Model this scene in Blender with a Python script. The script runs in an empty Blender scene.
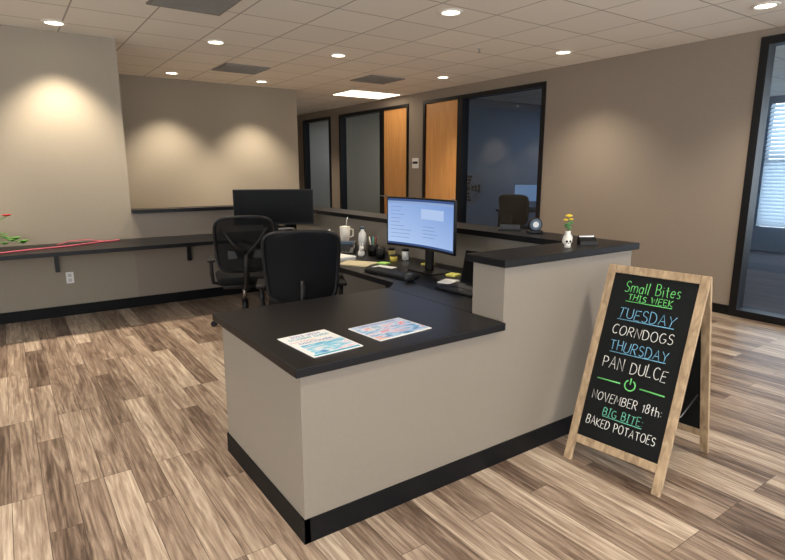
import bpy, bmesh, math, random
from mathutils import Matrix, Vector, Euler
random.seed(4)
sc = bpy.context.scene
try:
    sc.view_settings.view_transform = 'Standard'
    sc.view_settings.look = 'None'
except Exception:
    pass

def lin(c):
    r = []
    for v in c[:3]:
        v = v/255.0
        r.append(v/12.92 if v <= 0.04045 else ((v+0.055)/1.055)**2.4)
    return (r[0], r[1], r[2], 1.0)

# ---------------------------------------------------------------- materials
def new_mat(name):
    m = bpy.data.materials.new(name); m.use_nodes = True
    nt = m.node_tree
    b = nt.nodes.get('Principled BSDF')
    return m, nt, b

def pmat(name, col, rough=0.6, metal=0.0, spec=0.5, noise=0.04, nscale=12.0, bump=0.0, emit=None, estr=0.0, alpha=1.0):
    m, nt, b = new_mat(name)
    c = lin(col)
    b.inputs['Roughness'].default_value = rough
    b.inputs['Metallic'].default_value = metal
    b.inputs['Specular IOR Level'].default_value = spec
    b.inputs['Alpha'].default_value = alpha
    tc = nt.nodes.new('ShaderNodeTexCoord')
    n = nt.nodes.new('ShaderNodeTexNoise'); n.inputs['Scale'].default_value = nscale
    n.inputs['Detail'].default_value = 3
    nt.links.new(tc.outputs['Object'], n.inputs['Vector'])
    r = nt.nodes.new('ShaderNodeValToRGB')
    r.color_ramp.elements[0].position = 0.3; r.color_ramp.elements[1].position = 0.7
    r.color_ramp.elements[0].color = tuple(x*(1-noise) for x in c[:3])+(1,)
    r.color_ramp.elements[1].color = tuple(min(1, x*(1+noise)) for x in c[:3])+(1,)
    nt.links.new(n.outputs['Fac'], r.inputs['Fac'])
    nt.links.new(r.outputs['Color'], b.inputs['Base Color'])
    if bump:
        bp = nt.nodes.new('ShaderNodeBump'); bp.inputs['Strength'].default_value = bump
        bp.inputs['Distance'].default_value = 0.003
        nt.links.new(n.outputs['Fac'], bp.inputs['Height']); nt.links.new(bp.outputs['Normal'], b.inputs['Normal'])
    if emit:
        b.inputs['Emission Color'].default_value = lin(emit)
        b.inputs['Emission Strength'].default_value = estr
    return m

def math_node(nt, op, a, b=None, clamp=False):
    n = nt.nodes.new('ShaderNodeMath'); n.operation = op; n.use_clamp = clamp
    for i, v in enumerate((a, b)):
        if v is None: continue
        if isinstance(v, (int, float)): n.inputs[i].default_value = v
        else: nt.links.new(v, n.inputs[i])
    return n.outputs[0]

def floor_mat():
    m, nt, b = new_mat('wood_plank_floor')
    L = nt.links
    tc = nt.nodes.new('ShaderNodeTexCoord')
    sp = nt.nodes.new('ShaderNodeSeparateXYZ'); L.new(tc.outputs['Object'], sp.inputs[0])
    cb = nt.nodes.new('ShaderNodeCombineXYZ')
    L.new(sp.outputs['Y'], cb.inputs['X']); L.new(sp.outputs['X'], cb.inputs['Y'])
    br = nt.nodes.new('ShaderNodeTexBrick')
    br.offset = 0.37; br.offset_frequency = 3; br.squash = 1.0
    br.inputs['Scale'].default_value = 1.0
    br.inputs['Brick Width'].default_value = 0.95
    br.inputs['Row Height'].default_value = 0.125
    br.inputs['Mortar Size'].default_value = 0.0013
    br.inputs['Mortar Smooth'].default_value = 0.1
    br.inputs['Color1'].default_value = (0, 0, 0, 1); br.inputs['Color2'].default_value = (1, 1, 1, 1)
    br.inputs['Mortar'].default_value = (0.5, 0.5, 0.5, 1)
    L.new(cb.outputs[0], br.inputs['Vector'])
    rnd = nt.nodes.new('ShaderNodeSeparateColor'); L.new(br.outputs['Color'], rnd.inputs[0])
    rv = rnd.outputs[0]
    gz = math_node(nt, 'MULTIPLY', rv, 37.0)
    gc0 = nt.nodes.new('ShaderNodeCombineXYZ')
    L.new(math_node(nt, 'MULTIPLY', sp.outputs['Y'], 1.1), gc0.inputs[0]); L.new(math_node(nt, 'MULTIPLY', sp.outputs['X'], 8.0), gc0.inputs[1]); L.new(gz, gc0.inputs[2])
    n0 = nt.nodes.new('ShaderNodeTexNoise'); n0.inputs['Scale'].default_value = 1.0; n0.inputs['Detail'].default_value = 1.5
    L.new(gc0.outputs[0], n0.inputs['Vector'])
    rings = math_node(nt, 'SINE', math_node(nt, 'MULTIPLY', n0.outputs['Fac'], 60.0))
    rings = math_node(nt, 'ADD', math_node(nt, 'MULTIPLY', rings, 0.5), 0.5)
    gx = math_node(nt, 'MULTIPLY', sp.outputs['Y'], 1.3)
    gy = math_node(nt, 'MULTIPLY', sp.outputs['X'], 19.0)
    gc = nt.nodes.new('ShaderNodeCombineXYZ')
    L.new(gx, gc.inputs[0]); L.new(gy, gc.inputs[1]); L.new(gz, gc.inputs[2])
    n1 = nt.nodes.new('ShaderNodeTexNoise'); n1.inputs['Scale'].default_value = 1.5
    n1.inputs['Detail'].default_value = 7; n1.inputs['Roughness'].default_value = 0.68; n1.inputs['Distortion'].default_value = 0.9
    L.new(gc.outputs[0], n1.inputs['Vector'])
    gy2 = math_node(nt, 'MULTIPLY', sp.outputs['X'], 75.0)
    gx2 = math_node(nt, 'MULTIPLY', sp.outputs['Y'], 2.0)
    gc2 = nt.nodes.new('ShaderNodeCombineXYZ')
    L.new(gx2, gc2.inputs[0]); L.new(gy2, gc2.inputs[1]); L.new(gz, gc2.inputs[2])
    n2 = nt.nodes.new('ShaderNodeTexNoise'); n2.inputs['Scale'].default_value = 1.5; n2.inputs['Detail'].default_value = 4
    L.new(gc2.outputs[0], n2.inputs['Vector'])
    v = math_node(nt, 'MULTIPLY', rv, 0.52)
    a = math_node(nt, 'MULTIPLY', n1.outputs['Fac'], 1.5)
    c2 = math_node(nt, 'MULTIPLY', n2.outputs['Fac'], 0.5)
    rg = math_node(nt, 'MULTIPLY', rings, 0.08)
    s = math_node(nt, 'ADD', math_node(nt, 'ADD', v, a), math_node(nt, 'ADD', c2, rg))
    s = math_node(nt, 'SUBTRACT', s, 0.82, True)
    rp = nt.nodes.new('ShaderNodeValToRGB')
    e = rp.color_ramp.elements
    e[0].position = 0.08; e[0].color = lin((72, 57, 47))
    e[1].position = 0.92; e[1].color = lin((204, 188, 168))
    x = e.new(0.33); x.color = lin((118, 99, 85))
    x = e.new(0.6); x.color = lin((160, 141, 123))
    L.new(s, rp.inputs['Fac'])
    mx = nt.nodes.new('ShaderNodeMixRGB'); mx.blend_type = 'MIX'
    L.new(br.outputs['Fac'], mx.inputs['Fac']); L.new(rp.outputs['Color'], mx.inputs['Color1'])
    mx.inputs['Color2'].default_value = lin((66, 54, 45))
    L.new(mx.outputs['Color'], b.inputs['Base Color'])
    b.inputs['Roughness'].default_value = 0.31
    b.inputs['Specular IOR Level'].default_value = 0.5
    bp = nt.nodes.new('ShaderNodeBump'); bp.inputs['Strength'].default_value = 0.12; bp.inputs['Distance'].default_value = 0.002
    L.new(n2.outputs['Fac'], bp.inputs['Height']); L.new(bp.outputs['Normal'], b.inputs['Normal'])
    return m

def ceiling_mat():
    m, nt, b = new_mat('acoustic_ceiling_tile')
    L = nt.links
    tc = nt.nodes.new('ShaderNodeTexCoord')
    br = nt.nodes.new('ShaderNodeTexBrick'); br.offset = 0.0; br.squash = 1.0
    br.inputs['Scale'].default_value = 1.0
    br.inputs['Brick Width'].default_value = 0.61; br.inputs['Row Height'].default_value = 0.61
    br.inputs['Mortar Size'].default_value = 0.008; br.inputs['Mortar Smooth'].default_value = 0.3
    br.inputs['Color1'].default_value = lin((236, 231, 221)); br.inputs['Color2'].default_value = lin((242, 237, 227))
    br.inputs['Mortar'].default_value = lin((172, 166, 156))
    L.new(tc.outputs['Object'], br.inputs['Vector'])
    n = nt.nodes.new('ShaderNodeTexNoise'); n.inputs['Scale'].default_value = 90; n.inputs['Detail'].default_value = 2
    L.new(tc.outputs['Object'], n.inputs['Vector'])
    mx = nt.nodes.new('ShaderNodeMixRGB'); mx.blend_type = 'MULTIPLY'; mx.inputs['Fac'].default_value = 0.15
    L.new(br.outputs['Color'], mx.inputs['Color1']); L.new(n.outputs['Fac'], mx.inputs['Color2'])
    L.new(mx.outputs['Color'], b.inputs['Base Color'])
    b.inputs['Roughness'].default_value = 0.9
    return m

def wood_mat(name, c1, c2, axis='Z', rough=0.45, sc_=6.0):
    m, nt, b = new_mat(name)
    L = nt.links
    tc = nt.nodes.new('ShaderNodeTexCoord')
    mp = nt.nodes.new('ShaderNodeMapping')
    s = {'X': (0.8, 9, 9), 'Y': (9, 0.8, 9), 'Z': (9, 9, 0.8)}[axis]
    mp.inputs['Scale'].default_value = s
    L.new(tc.outputs['Object'], mp.inputs['Vector'])
    n = nt.nodes.new('ShaderNodeTexNoise'); n.inputs['Scale'].default_value = sc_; n.inputs['Detail'].default_value = 5
    n.inputs['Distortion'].default_value = 0.6
    L.new(mp.outputs[0], n.inputs['Vector'])
    r = nt.nodes.new('ShaderNodeValToRGB')
    r.color_ramp.elements[0].position = 0.32; r.color_ramp.elements[1].position = 0.68
    r.color_ramp.elements[0].color = lin(c1); r.color_ramp.elements[1].color = lin(c2)
    L.new(n.outputs['Fac'], r.inputs['Fac']); L.new(r.outputs['Color'], b.inputs['Base Color'])
    b.inputs['Roughness'].default_value = rough
    return m

def glass_mat(name, tint=(0.80, 0.89, 0.96)):
    m = bpy.data.materials.new(name); m.use_nodes = True
    nt = m.node_tree; nt.nodes.clear()
    o = nt.nodes.new('ShaderNodeOutputMaterial')
    t = nt.nodes.new('ShaderNodeBsdfTransparent'); t.inputs['Color'].default_value = tint+(1,)
    g = nt.nodes.new('ShaderNodeBsdfGlossy'); g.inputs['Roughness'].default_value = 0.02
    g.inputs['Color'].default_value = (0.9, 0.95, 1, 1)
    f = nt.nodes.new('ShaderNodeLayerWeight'); f.inputs['Blend'].default_value = 0.5
    p = math_node(nt, 'POWER', f.outputs['Facing'], 5.0)
    p = math_node(nt, 'ADD', math_node(nt, 'MULTIPLY', p, 0.85), 0.07)
    mx = nt.nodes.new('ShaderNodeMixShader')
    nt.links.new(p, mx.inputs[0]); nt.links.new(t.outputs[0], mx.inputs[1]); nt.links.new(g.outputs[0], mx.inputs[2])
    nt.links.new(mx.outputs[0], o.inputs[0])
    return m

def blind_mat():
    m = bpy.data.materials.new('translucent_blinds'); m.use_nodes = True
    nt = m.node_tree; nt.nodes.clear()
    o = nt.nodes.new('ShaderNodeOutputMaterial')
    t = nt.nodes.new('ShaderNodeBsdfTranslucent'); t.inputs['Color'].default_value = (0.48, 0.60, 0.70, 1)
    d = nt.nodes.new('ShaderNodeBsdfDiffuse'); d.inputs['Color'].default_value = (0.6, 0.66, 0.72, 1)
    mx = nt.nodes.new('ShaderNodeMixShader'); mx.inputs[0].default_value = 0.55
    nt.links.new(t.outputs[0], mx.inputs[1]); nt.links.new(d.outputs[0], mx.inputs[2]); nt.links.new(mx.outputs[0], o.inputs[0])
    return m

def mesh_fabric_mat():
    m = bpy.data.materials.new('chair_mesh_fabric'); m.use_nodes = True
    nt = m.node_tree; b = nt.nodes['Principled BSDF']; o = nt.nodes['Material Output']
    b.inputs['Base Color'].default_value = lin((18, 19, 21)); b.inputs['Roughness'].default_value = 0.9
    b.inputs['Specular IOR Level'].default_value = 0.15
    t = nt.nodes.new('ShaderNodeBsdfTransparent')
    tc = nt.nodes.new('ShaderNodeTexCoord')
    w = nt.nodes.new('ShaderNodeTexChecker'); w.inputs['Scale'].default_value = 260
    nt.links.new(tc.outputs['Object'], w.inputs['Vector'])
    f = math_node(nt, 'MULTIPLY', w.outputs['Fac'], 0.2)
    mx = nt.nodes.new('ShaderNodeMixShader')
    nt.links.new(f, mx.inputs[0]); nt.links.new(b.outputs[0], mx.inputs[1]); nt.links.new(t.outputs[0], mx.inputs[2])
    nt.links.new(mx.outputs[0], o.inputs[0])
    return m

def emis(name, col, s):
    m = bpy.data.materials.new(name); m.use_nodes = True
    nt = m.node_tree; nt.nodes.clear()
    o = nt.nodes.new('ShaderNodeOutputMaterial'); e = nt.nodes.new('ShaderNodeEmission')
    e.inputs['Color'].default_value = lin(col); e.inputs['Strength'].default_value = s
    nt.links.new(e.outputs[0], o.inputs[0]); return m

M_floor = floor_mat(); M_ceil = ceiling_mat()
M_wall = pmat('taupe_wall_paint', (141, 129, 116), 0.75, nscale=40, noise=0.02, bump=0.05)
M_wallL = pmat('light_taupe_wall_paint', (149, 139, 123), 0.75, nscale=40, noise=0.02, bump=0.05)
M_blue = pmat('cool_grey_office_paint', (112, 126, 142), 0.8, noise=0.02)
M_panel = pmat('desk_laminate_panel', (134, 125, 113), 0.5, nscale=60, noise=0.02)
M_black = pmat('black_laminate_top', (15, 15, 18), 0.38, nscale=120, noise=0.15, spec=0.28)
M_base = pmat('black_rubber_base', (13, 13, 15), 0.55, spec=0.2)
M_frame = pmat('black_metal_frame', (12, 13, 17), 0.4, spec=0.35)
M_plastic = pmat('black_plastic', (16, 16, 18), 0.45, spec=0.3)
M_plastic2 = pmat('charcoal_plastic', (36, 37, 40), 0.5)
M_screenoff = pmat('screen_off', (5, 6, 8), 0.4, spec=0.12)
M_fab = pmat('black_fabric', (18, 19, 21), 0.9, nscale=200, noise=0.2, spec=0.15)
M_meshf = mesh_fabric_mat()
M_glass = glass_mat('partition_glass')
M_white = pmat('white_plastic', (225, 224, 220), 0.5)
M_paper = pmat('white_paper', (232, 232, 230), 0.8)
M_carpet = pmat('blue_grey_carpet', (56, 62, 76), 0.95, nscale=150, noise=0.25)
M_door = wood_mat('maple_door', (206, 146, 84), (222, 164, 100), 'Z', 0.4, 2.0)
M_sign = wood_mat('weathered_pine', (142, 118, 90), (186, 161, 127), 'Z', 0.65, 5.0)
M_chalk = pmat('chalkboard', (17, 19, 19), 0.8, nscale=5, noise=0.25, spec=0.2)
M_metal = pmat('brushed_metal', (170, 170, 172), 0.3, 1.0)
M_fan = pmat('fan_grey', (120, 128, 136), 0.5)
M_vent = pmat('dark_vent', (130, 126, 119), 0.6)
M_lamp = emis('downlight_lens', (255, 244, 222), 9.0)
M_troffer = emis('troffer_lens', (255, 236, 208), 5.0)
M_trim = pmat('white_trim_ring', (225, 220, 210), 0.4)

# ---------------------------------------------------------------- builder
class B:
    def __init__(s, name):
        s.name = name; s.bm = bmesh.new(); s.mats = []
    def idx(s, m):
        if m not in s.mats: s.mats.append(m)
        return s.mats.index(m)
    def merge(s, t, mat, M=None, smooth=False):
        if M is not None: t.transform(M)
        i = s.idx(mat)
        for f in t.faces:
            f.material_index = i; f.smooth = smooth
        me = bpy.data.meshes.new('tmp'); t.to_mesh(me); t.free()
        s.bm.from_mesh(me); bpy.data.meshes.remove(me)
    def raw(s, verts, faces, mat, M=None, smooth=False):
        t = bmesh.new(); vs = [t.verts.new(v) for v in verts]
        for f in faces:
            try: t.faces.new([vs[k] for k in f])
            except ValueError: pass
        s.merge(t, mat, M, smooth)
    def box(s, x0, x1, y0, y1, z0, z1, mat, bevel=0.0, M=None, seg=2):
        t = bmesh.new(); bmesh.ops.create_cube(t, size=1.0)
        for v in t.verts:
            v.co = Vector(((x0+x1)/2+v.co.x*(x1-x0), (y0+y1)/2+v.co.y*(y1-y0), (z0+z1)/2+v.co.z*(z1-z0)))
        if bevel:
            bmesh.ops.bevel(t, geom=t.edges[:], offset=bevel, segments=seg, profile=0.5, affect='EDGES')
        s.merge(t, mat, M, bevel > 0.008)
    def cyl(s, p0, p1, r0, r1, mat, seg=20, M=None, smooth=True):
        p0 = Vector(p0); p1 = Vector(p1); d = p1-p0
        t = bmesh.new()
        bmesh.ops.create_cone(t, cap_ends=True, segments=seg, radius1=r0, radius2=max(r1, 1e-5), depth=d.length)
        R = d.to_track_quat('Z', 'Y').to_matrix().to_4x4()
        t.transform(Matrix.Translation((p0+p1)/2) @ R)
        i = s.idx(mat)
        if M is not None: t.transform(M)
        for f in t.faces:
            f.material_index = i; f.smooth = smooth and len(f.verts) == 4
        me = bpy.data.meshes.new('tmp'); t.to_mesh(me); t.free()
        s.bm.from_mesh(me); bpy.data.meshes.remove(me)
    def sph(s, c, r, mat, scale=(1, 1, 1), seg=16, M=None):
        t = bmesh.new(); bmesh.ops.create_uvsphere(t, u_segments=seg, v_segments=max(8, seg//2), radius=r)
        for v in t.verts:
            v.co = Vector((c[0]+v.co.x*scale[0], c[1]+v.co.y*scale[1], c[2]+v.co.z*scale[2]))
        s.merge(t, mat, M, True)
    def tube(s, pts, r, mat, seg=8, closed=False, M=None):
        pts = [Vector(p) for p in pts]; n = len(pts); verts = []; faces = []
        rr = r if isinstance(r, (list, tuple)) else [r]*n
        prev = None
        for i, p in enumerate(pts):
            if closed: d = pts[(i+1) % n]-pts[i-1]
            else: d = pts[min(i+1, n-1)]-pts[max(i-1, 0)]
            if d.length < 1e-9: d = Vector((1, 0, 0))
            d.normalize()
            if prev is None:
                a = Vector((0, 0, 1)) if abs(d.z) < 0.9 else Vector((1, 0, 0))
            else: a = prev
            u = (a-d*a.dot(d))
            if u.length < 1e-6: u = d.orthogonal()
            u.normalize(); prev = u; w = d.cross(u)
            for k in range(seg):
                t = 2*math.pi*k/seg
                verts.append(p+(u*math.cos(t)+w*math.sin(t))*rr[i])
        m = n if closed else n-1
        for i in range(m):
            for k in range(seg):
                a = i*seg+k; b = i*seg+(k+1) % seg
                c = ((i+1) % n)*seg+(k+1) % seg; d = ((i+1) % n)*seg+k
                faces.append((a, b, c, d))
        if not closed:
            faces.append(tuple(range(seg-1, -1, -1))); faces.append(tuple((n-1)*seg+k for k in range(seg)))
        s.raw(verts, faces, mat, M, True)
    def lathe(s, prof, mat, c=(0, 0, 0), seg=24, M=None):
        verts = []; faces = []
        for (r, z) in prof:
            for k in range(seg):
                t = 2*math.pi*k/seg
                verts.append((c[0]+r*math.cos(t), c[1]+r*math.sin(t), c[2]+z))
        for i in range(len(prof)-1):
            for k in range(seg):
                faces.append((i*seg+k, i*seg+(k+1) % seg, (i+1)*seg+(k+1) % seg, (i+1)*seg+k))
        s.raw(verts, faces, mat, M, True)
    def text(s, body, mat, width, M, height=None, bold=0.0, shear=0.0):
        cu = bpy.data.curves.new('t', 'FONT'); cu.body = body; cu.align_x = 'CENTER'; cu.align_y = 'CENTER'
        cu.resolution_u = 3; cu.offset = bold; cu.shear = shear
        ob = bpy.data.objects.new('t', cu); sc.collection.objects.link(ob)
        dg = bpy.context.evaluated_depsgraph_get(); dg.update()
        me = bpy.data.meshes.new_from_object(ob.evaluated_get(dg))
        xs = [v.co.x for v in me.vertices]; ys = [v.co.y for v in me.vertices]
        w = max(xs)-min(xs); h = max(ys)-min(ys)
        cx = (max(xs)+min(xs))/2; cy = (max(ys)+min(ys))/2
        k = width/w; ky = (height/h) if height else k
        me.transform(Matrix.Diagonal((k, ky, 1, 1)) @ Matrix.Translation((-cx, -cy, 0)))
        me.transform(M)
        i = s.idx(mat)
        t = bmesh.new(); t.from_mesh(me); bpy.data.meshes.remove(me)
        for f in t.faces: f.material_index = i
        me2 = bpy.data.meshes.new('tmp'); t.to_mesh(me2); t.free(); s.bm.from_mesh(me2); bpy.data.meshes.remove(me2)
        bpy.data.objects.remove(ob); bpy.data.curves.remove(cu)
    def done(s, loc=(0, 0, 0), rotz=0.0, world=None):
        me = bpy.data.meshes.new(s.name)
        bmesh.ops.recalc_face_normals(s.bm, faces=s.bm.faces[:])
        if world is not None:
            s.bm.transform(Matrix.Translation(-Vector(world))); loc = world
        s.bm.to_mesh(me); s.bm.free()
        for m in s.mats: me.materials.append(m)
        ob = bpy.data.objects.new(s.name, me); sc.collection.objects.link(ob)
        ob.location = loc; ob.rotation_euler = (0, 0, rotz)
        return ob

def simple(name, x0, x1, y0, y1, z0, z1, mat, bevel=0):
    b = B(name); b.box(x0, x1, y0, y1, z0, z1, mat, bevel)
    return b.done(world=(0, 0, 0))

CZ = 2.80; WX = 6.10
YB = -2.6; YF = 13.4; XL = -3.2; XR = 11.6
# ---------------------------------------------------------------- shell
simple('floor', XL-0.1, WX+0.12, YB-0.1, YF+0.1, -0.1, 0.0, M_floor)
simple('floor_carpet', WX+0.12, XR+0.1, YB-0.1, YF+0.1, -0.1, 0.0, M_carpet)
simple('ceiling', XL-0.1, XR+0.1, YB-0.1, YF+0.1, CZ, CZ+0.1, M_ceil)
PY = 6.5
b = B('wall_left')   # window wall on the left side
b.box(XL-0.1, XL, YB, 6.5, 0, 0.6, M_wall); b.box(XL-0.1, XL, YB, 6.5, 2.6, CZ, M_wall)
for (a, c) in ((YB, -2.2), (0.0, 0.3), (2.4, 2.7), (4.2, 6.5)): b.box(XL-0.1, XL, a, c, 0.6, 2.6, M_wall)
b.done(world=(0, 0, 0))
simple('wall_left_block', XL-0.1, 1.11, PY, PY+0.2, 0, CZ, M_wallL)
simple('wall_left_return', 0.99, 1.11, PY+0.2, 8.8, 0, CZ, M_wallL)
simple('wall_back', 0.99, 4.2, 8.8, 9.0, 0, CZ, M_wallL)
simple('wall_back_corridor', 4.08, 4.2, 9.0, YF, 0, CZ, M_wallL)
simple('wall_far', 4.08, XR, YF, YF+0.1, 0, CZ, M_wallL)
b = B('wall_right')
ops = [(-1.2, 2.56, 2.73), (5.13, 7.77, 2.65), (8.2, 10.7, 2.65), (11.1, 12.45, 2.65)]
y = YB
for (a, c, h) in ops:
    b.box(WX, WX+0.12, y, a, 0, CZ, M_wall)
    b.box(WX, WX+0.12, a, c, h, CZ, M_wall)
    y = c
b.box(WX, WX+0.12, y, YF, 0, CZ, M_wall)
b.done(world=(0, 0, 0))
b = B('wall_front')
b.box(XL, XR, YB-0.1, YB, 0, 0.3, M_wall); b.box(XL, XR, YB-0.1, YB, 2.65, CZ, M_wall)
for x in (XL, -0.4, 2.6, WX-0.2, 8.4, XR-0.3):
    b.box(x, x+0.25, YB-0.1, YB, 0.3, 2.65, M_wall)
b.done(world=(0, 0, 0))
simple('wall_office_divider', WX+0.12, XR, 4.78, 4.9, 0, CZ, M_blue)
simple('wall_office_divider_2', WX+0.12, XR, 7.9, 8.02, 0, CZ, M_blue)
simple('wall_office_divider_3', WX+0.12, XR, 10.9, 11.0, 0, CZ, M_wallL)
b = B('wall_exterior')
b.box(XR, XR+0.1, YB, YF, 0, 0.45, M_blue)
b.box(XR, XR+0.1, YB, YF, 2.7, CZ, M_blue)
for (a, c) in ((YB, -2.2), (0.9, 1.1), (4.55, 8.0), (8.0, 8.6), (10.3, 11.5), (12.8, YF)):
    b.box(XR, XR+0.1, a, c, 0.45, 2.7, M_blue)
b.box(XR-0.02, XR+0.1, 1.1, 4.55, 1.62, 1.68, M_frame)
b.done(world=(0, 0, 0))
M_blind = blind_mat()
b = B('window_blinds')
z = 0.47
while z < 2.66:
    b.raw([(XR-0.10, 1.1, z), (XR-0.10, 4.55, z), (XR-0.05, 4.55, z+0.065), (XR-0.05, 1.1, z+0.065)], [(0, 1, 2, 3)], M_blind)
    z += 0.074 if z > 1.6 else 0.064
b.box(XR-0.11, XR-0.04, 1.1, 4.55, 2.66, 2.72, M_blue)
for yy in (1.5, 2.8, 3.4, 4.0):
    b.cyl((XR-0.11, yy, 0.47), (XR-0.11, yy, 2.68), 0.004, 0.004, M_fan, 6)
b.done(world=(0, 0, 0))

def frame_window(name, y0, y1, z1, mull=(), fr=0.06, transom=()):
    b = B(name)
    d0, d1 = WX-0.02, WX+0.13
    b.box(d0, d1, y0, y0+fr, 0, z1, M_frame); b.box(d0, d1, y1-fr, y1, 0, z1, M_frame)
    b.box(d0, d1, y0+fr, y1-fr, z1-fr, z1, M_frame); b.box(d0, d1, y0+fr, y1-fr, 0, fr, M_frame)
    for m in mull: b.box(d0, d1, m-fr/2, m+fr/2, fr, z1-fr, M_frame)
    x = WX+0.05
    b.raw([(x, y0+fr, fr), (x, y1-fr, fr), (x, y1-fr, z1-fr), (x, y0+fr, z1-fr)], [(0, 1, 2, 3)], M_glass)
    return b.done(world=(WX, (y0+y1)/2, 0))
frame_window('window_1', -1.2, 2.56, 2.73, mull=(0.9,), fr=0.075)
frame_window('window_2', 5.13, 6.83, 2.65)
frame_window('window_3', 9.06, 10.7, 2.65)
frame_window('window_4', 11.1, 12.45, 2.65)
def door(name, y0, y1, z1, handle_low=True):
    b = B(name)
    b.box(WX-0.02, WX+0.13, y0, y0+0.05, 0, z1, M_frame); b.box(WX-0.02, WX+0.13, y1-0.05, y1, 0, z1, M_frame)
    b.box(WX-0.02, WX+0.13, y0+0.05, y1-0.05, z1-0.05, z1, M_frame)
    b.box(WX+0.01, WX+0.055, y0+0.055, y1-0.055, 0.01, z1-0.055, M_door)
    yh = y0+0.13 if handle_low else y1-0.13
    b.cyl((WX+0.01, yh, 1.0), (WX-0.05, yh, 1.0), 0.012, 0.012, M_metal)
    b.tube([(WX-0.05, yh, 1.0), (WX-0.055, yh+0.06, 1.0), (WX-0.05, yh+0.12, 1.0)], 0.01, M_metal)
    b.cyl((WX+0.012, yh, 1.0), (WX+0.0, yh, 1.0), 0.03, 0.03, M_metal)
    return b.done(world=(WX, (y0+y1)/2, 0))
door('door_1', 6.83, 7.77, 2.65)
door('door_2', 8.2, 9.06, 2.65, False)
b = B('room_sign_plate'); b.box(WX-0.012, WX, 7.9, 8.08, 1.52, 1.7, M_white, 0.003)
b.box(WX-0.014, WX-0.012, 7.92, 8.06, 1.6, 1.64, M_frame); b.done(world=(WX-0.006, 7.99, 1.52))
simple('baseboard_right', WX-0.012, WX, 2.56, 5.13, 0, 0.10, M_base)
simple('baseboard_right_2', WX-0.012, WX, 7.77, 8.2, 0, 0.10, M_base)
simple('baseboard_back', 1.11, 4.2, 8.788, 8.8, 0, 0.10, M_base)
simple('baseboard_left', XL, 2.8, PY-0.012, PY, 0, 0.11, M_base)

# ---------------------------------------------------------------- ceiling things
DL = [(3.27, 3.81), (0.55, 6.12), (1.99, 6.05), (2.08, 8.25), (3.37, 8.25), (3.37, 5.91), (5.37, 4.30), (5.23, 2.20), (5.36, 6.39),
      (-1.0, 6.12), (0.6, 3.4), (-1.2, 3.4), (0.5, 0.6), (2.8, 0.6), (4.9, 11.0)]
for i, (x, y) in enumerate(DL):
    b = B('ceiling_downlight')
    b.lathe([(0.075, -0.002), (0.078, -0.012), (0.098, -0.012), (0.105, 0.0)], M_trim)
    b.lathe([(0.0005, -0.004), (0.076, -0.004)], M_lamp)
    b.done(loc=(x, y, CZ))
    wallwash = (y in (6.12, 8.25))
    ld = bpy.data.lights.new('downlight_lamp', 'SPOT'); ld.energy = 215 if wallwash else 140; ld.color = (1.0, 0.87, 0.69)
    ld.spot_size = math.radians(94 if wallwash else 112); ld.spot_blend = 0.7 if wallwash else 0.9; ld.shadow_soft_size = 0.06
    lo = bpy.data.objects.new('downlight_lamp', ld); sc.collection.objects.link(lo); lo.location = (x, y, CZ-0.03)
def vent(x, y, w=0.59, l=0.59):
    b = B('ceiling_vent')
    b.box(-w/2, w/2, -l/2, l/2, -0.012, 0.0, M_vent)
    k = -l/2+0.04
    while k < l/2-0.03:
        b.box(-w/2+0.02, w/2-0.02, k, k+0.012, -0.02, -0.012, M_vent); k += 0.035
    b.done(loc=(x, y, CZ))
vent(1.40, 4.72); vent(2.75, 7.4); vent(4.7, 7.1)
b = B('ceiling_light_panel')
b.box(-0.52, 0.52, -0.36, 0.36, -0.012, 0, M_trim); b.box(-0.49, 0.49, -0.33, 0.33, -0.016, -0.012, M_troffer)
b.done(loc=(5.43, 8.55, CZ))
b = B('ceiling_sprinkler'); b.cyl((0, 0, -0.006), (0, 0, 0), 0.035, 0.035, M_trim); b.cyl((0, 0, -0.045), (0, 0, -0.006), 0.008, 0.01, M_metal)
b.cyl((0, 0, -0.05), (0, 0, -0.045), 0.018, 0.018, M_metal); b.done(loc=(4.45, 4.7, CZ))
def office_fill(x, y, s, col=(225, 235, 255)):  # unseen glowing panel, added to brighten the rooms behind the glass
    m = emis('office_fill_glow', col, s)
    b = B('office_fill_panel'); b.box(-0.6, 0.6, -0.3, 0.3, -0.012, 0, M_trim); b.box(-0.57, 0.57, -0.27, 0.27, -0.016, -0.012, m)
    b.done(loc=(x, y, CZ))
office_fill(9.4, 6.0, 16.0); office_fill(8.6, 9.5, 18.0, (255, 246, 232)); office_fill(8.0, 12.2, 16.0)

# ---------------------------------------------------------------- reception desk
FY = 1.80; LX = 0.82; HX = 1.915; RX = 3.04; LB = 2.81
LZ = 0.76; HZ = 1.07
b = B('reception_desk')
b.box(LX+0.03, HX+0.03, FY+0.03, FY+0.06, 0.10, LZ-0.038, M_panel)
b.box(LX+0.03, LX+0.06, FY+0.06, LB-0.06, 0.10, LZ-0.038, M_panel)
b.box(LX+0.025, RX-0.02, FY+0.022, FY+0.05, 0.0, 0.105, M_base)
b.box(LX+0.022, LX+0.05, FY+0.022, LB-0.055, 0.0, 0.105, M_base)
b.box(LX, HX+0.02, FY, LB, LZ-0.038, LZ, M_black, 0.004)
b.box(HX+0.02, RX-0.24, 2.06, LB, LZ-0.038, LZ, M_black)
b.box(HX+0.03, RX-0.03, FY+0.03, FY+0.25, 0.10, HZ-0.038, M_panel)
b.box(HX+0.03, RX-0.03, FY+0.06, FY+0.25, 0.0, 0.10, M_panel)
b.box(HX, RX, FY, FY+0.28, HZ-0.038, HZ, M_black, 0.004)
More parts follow.
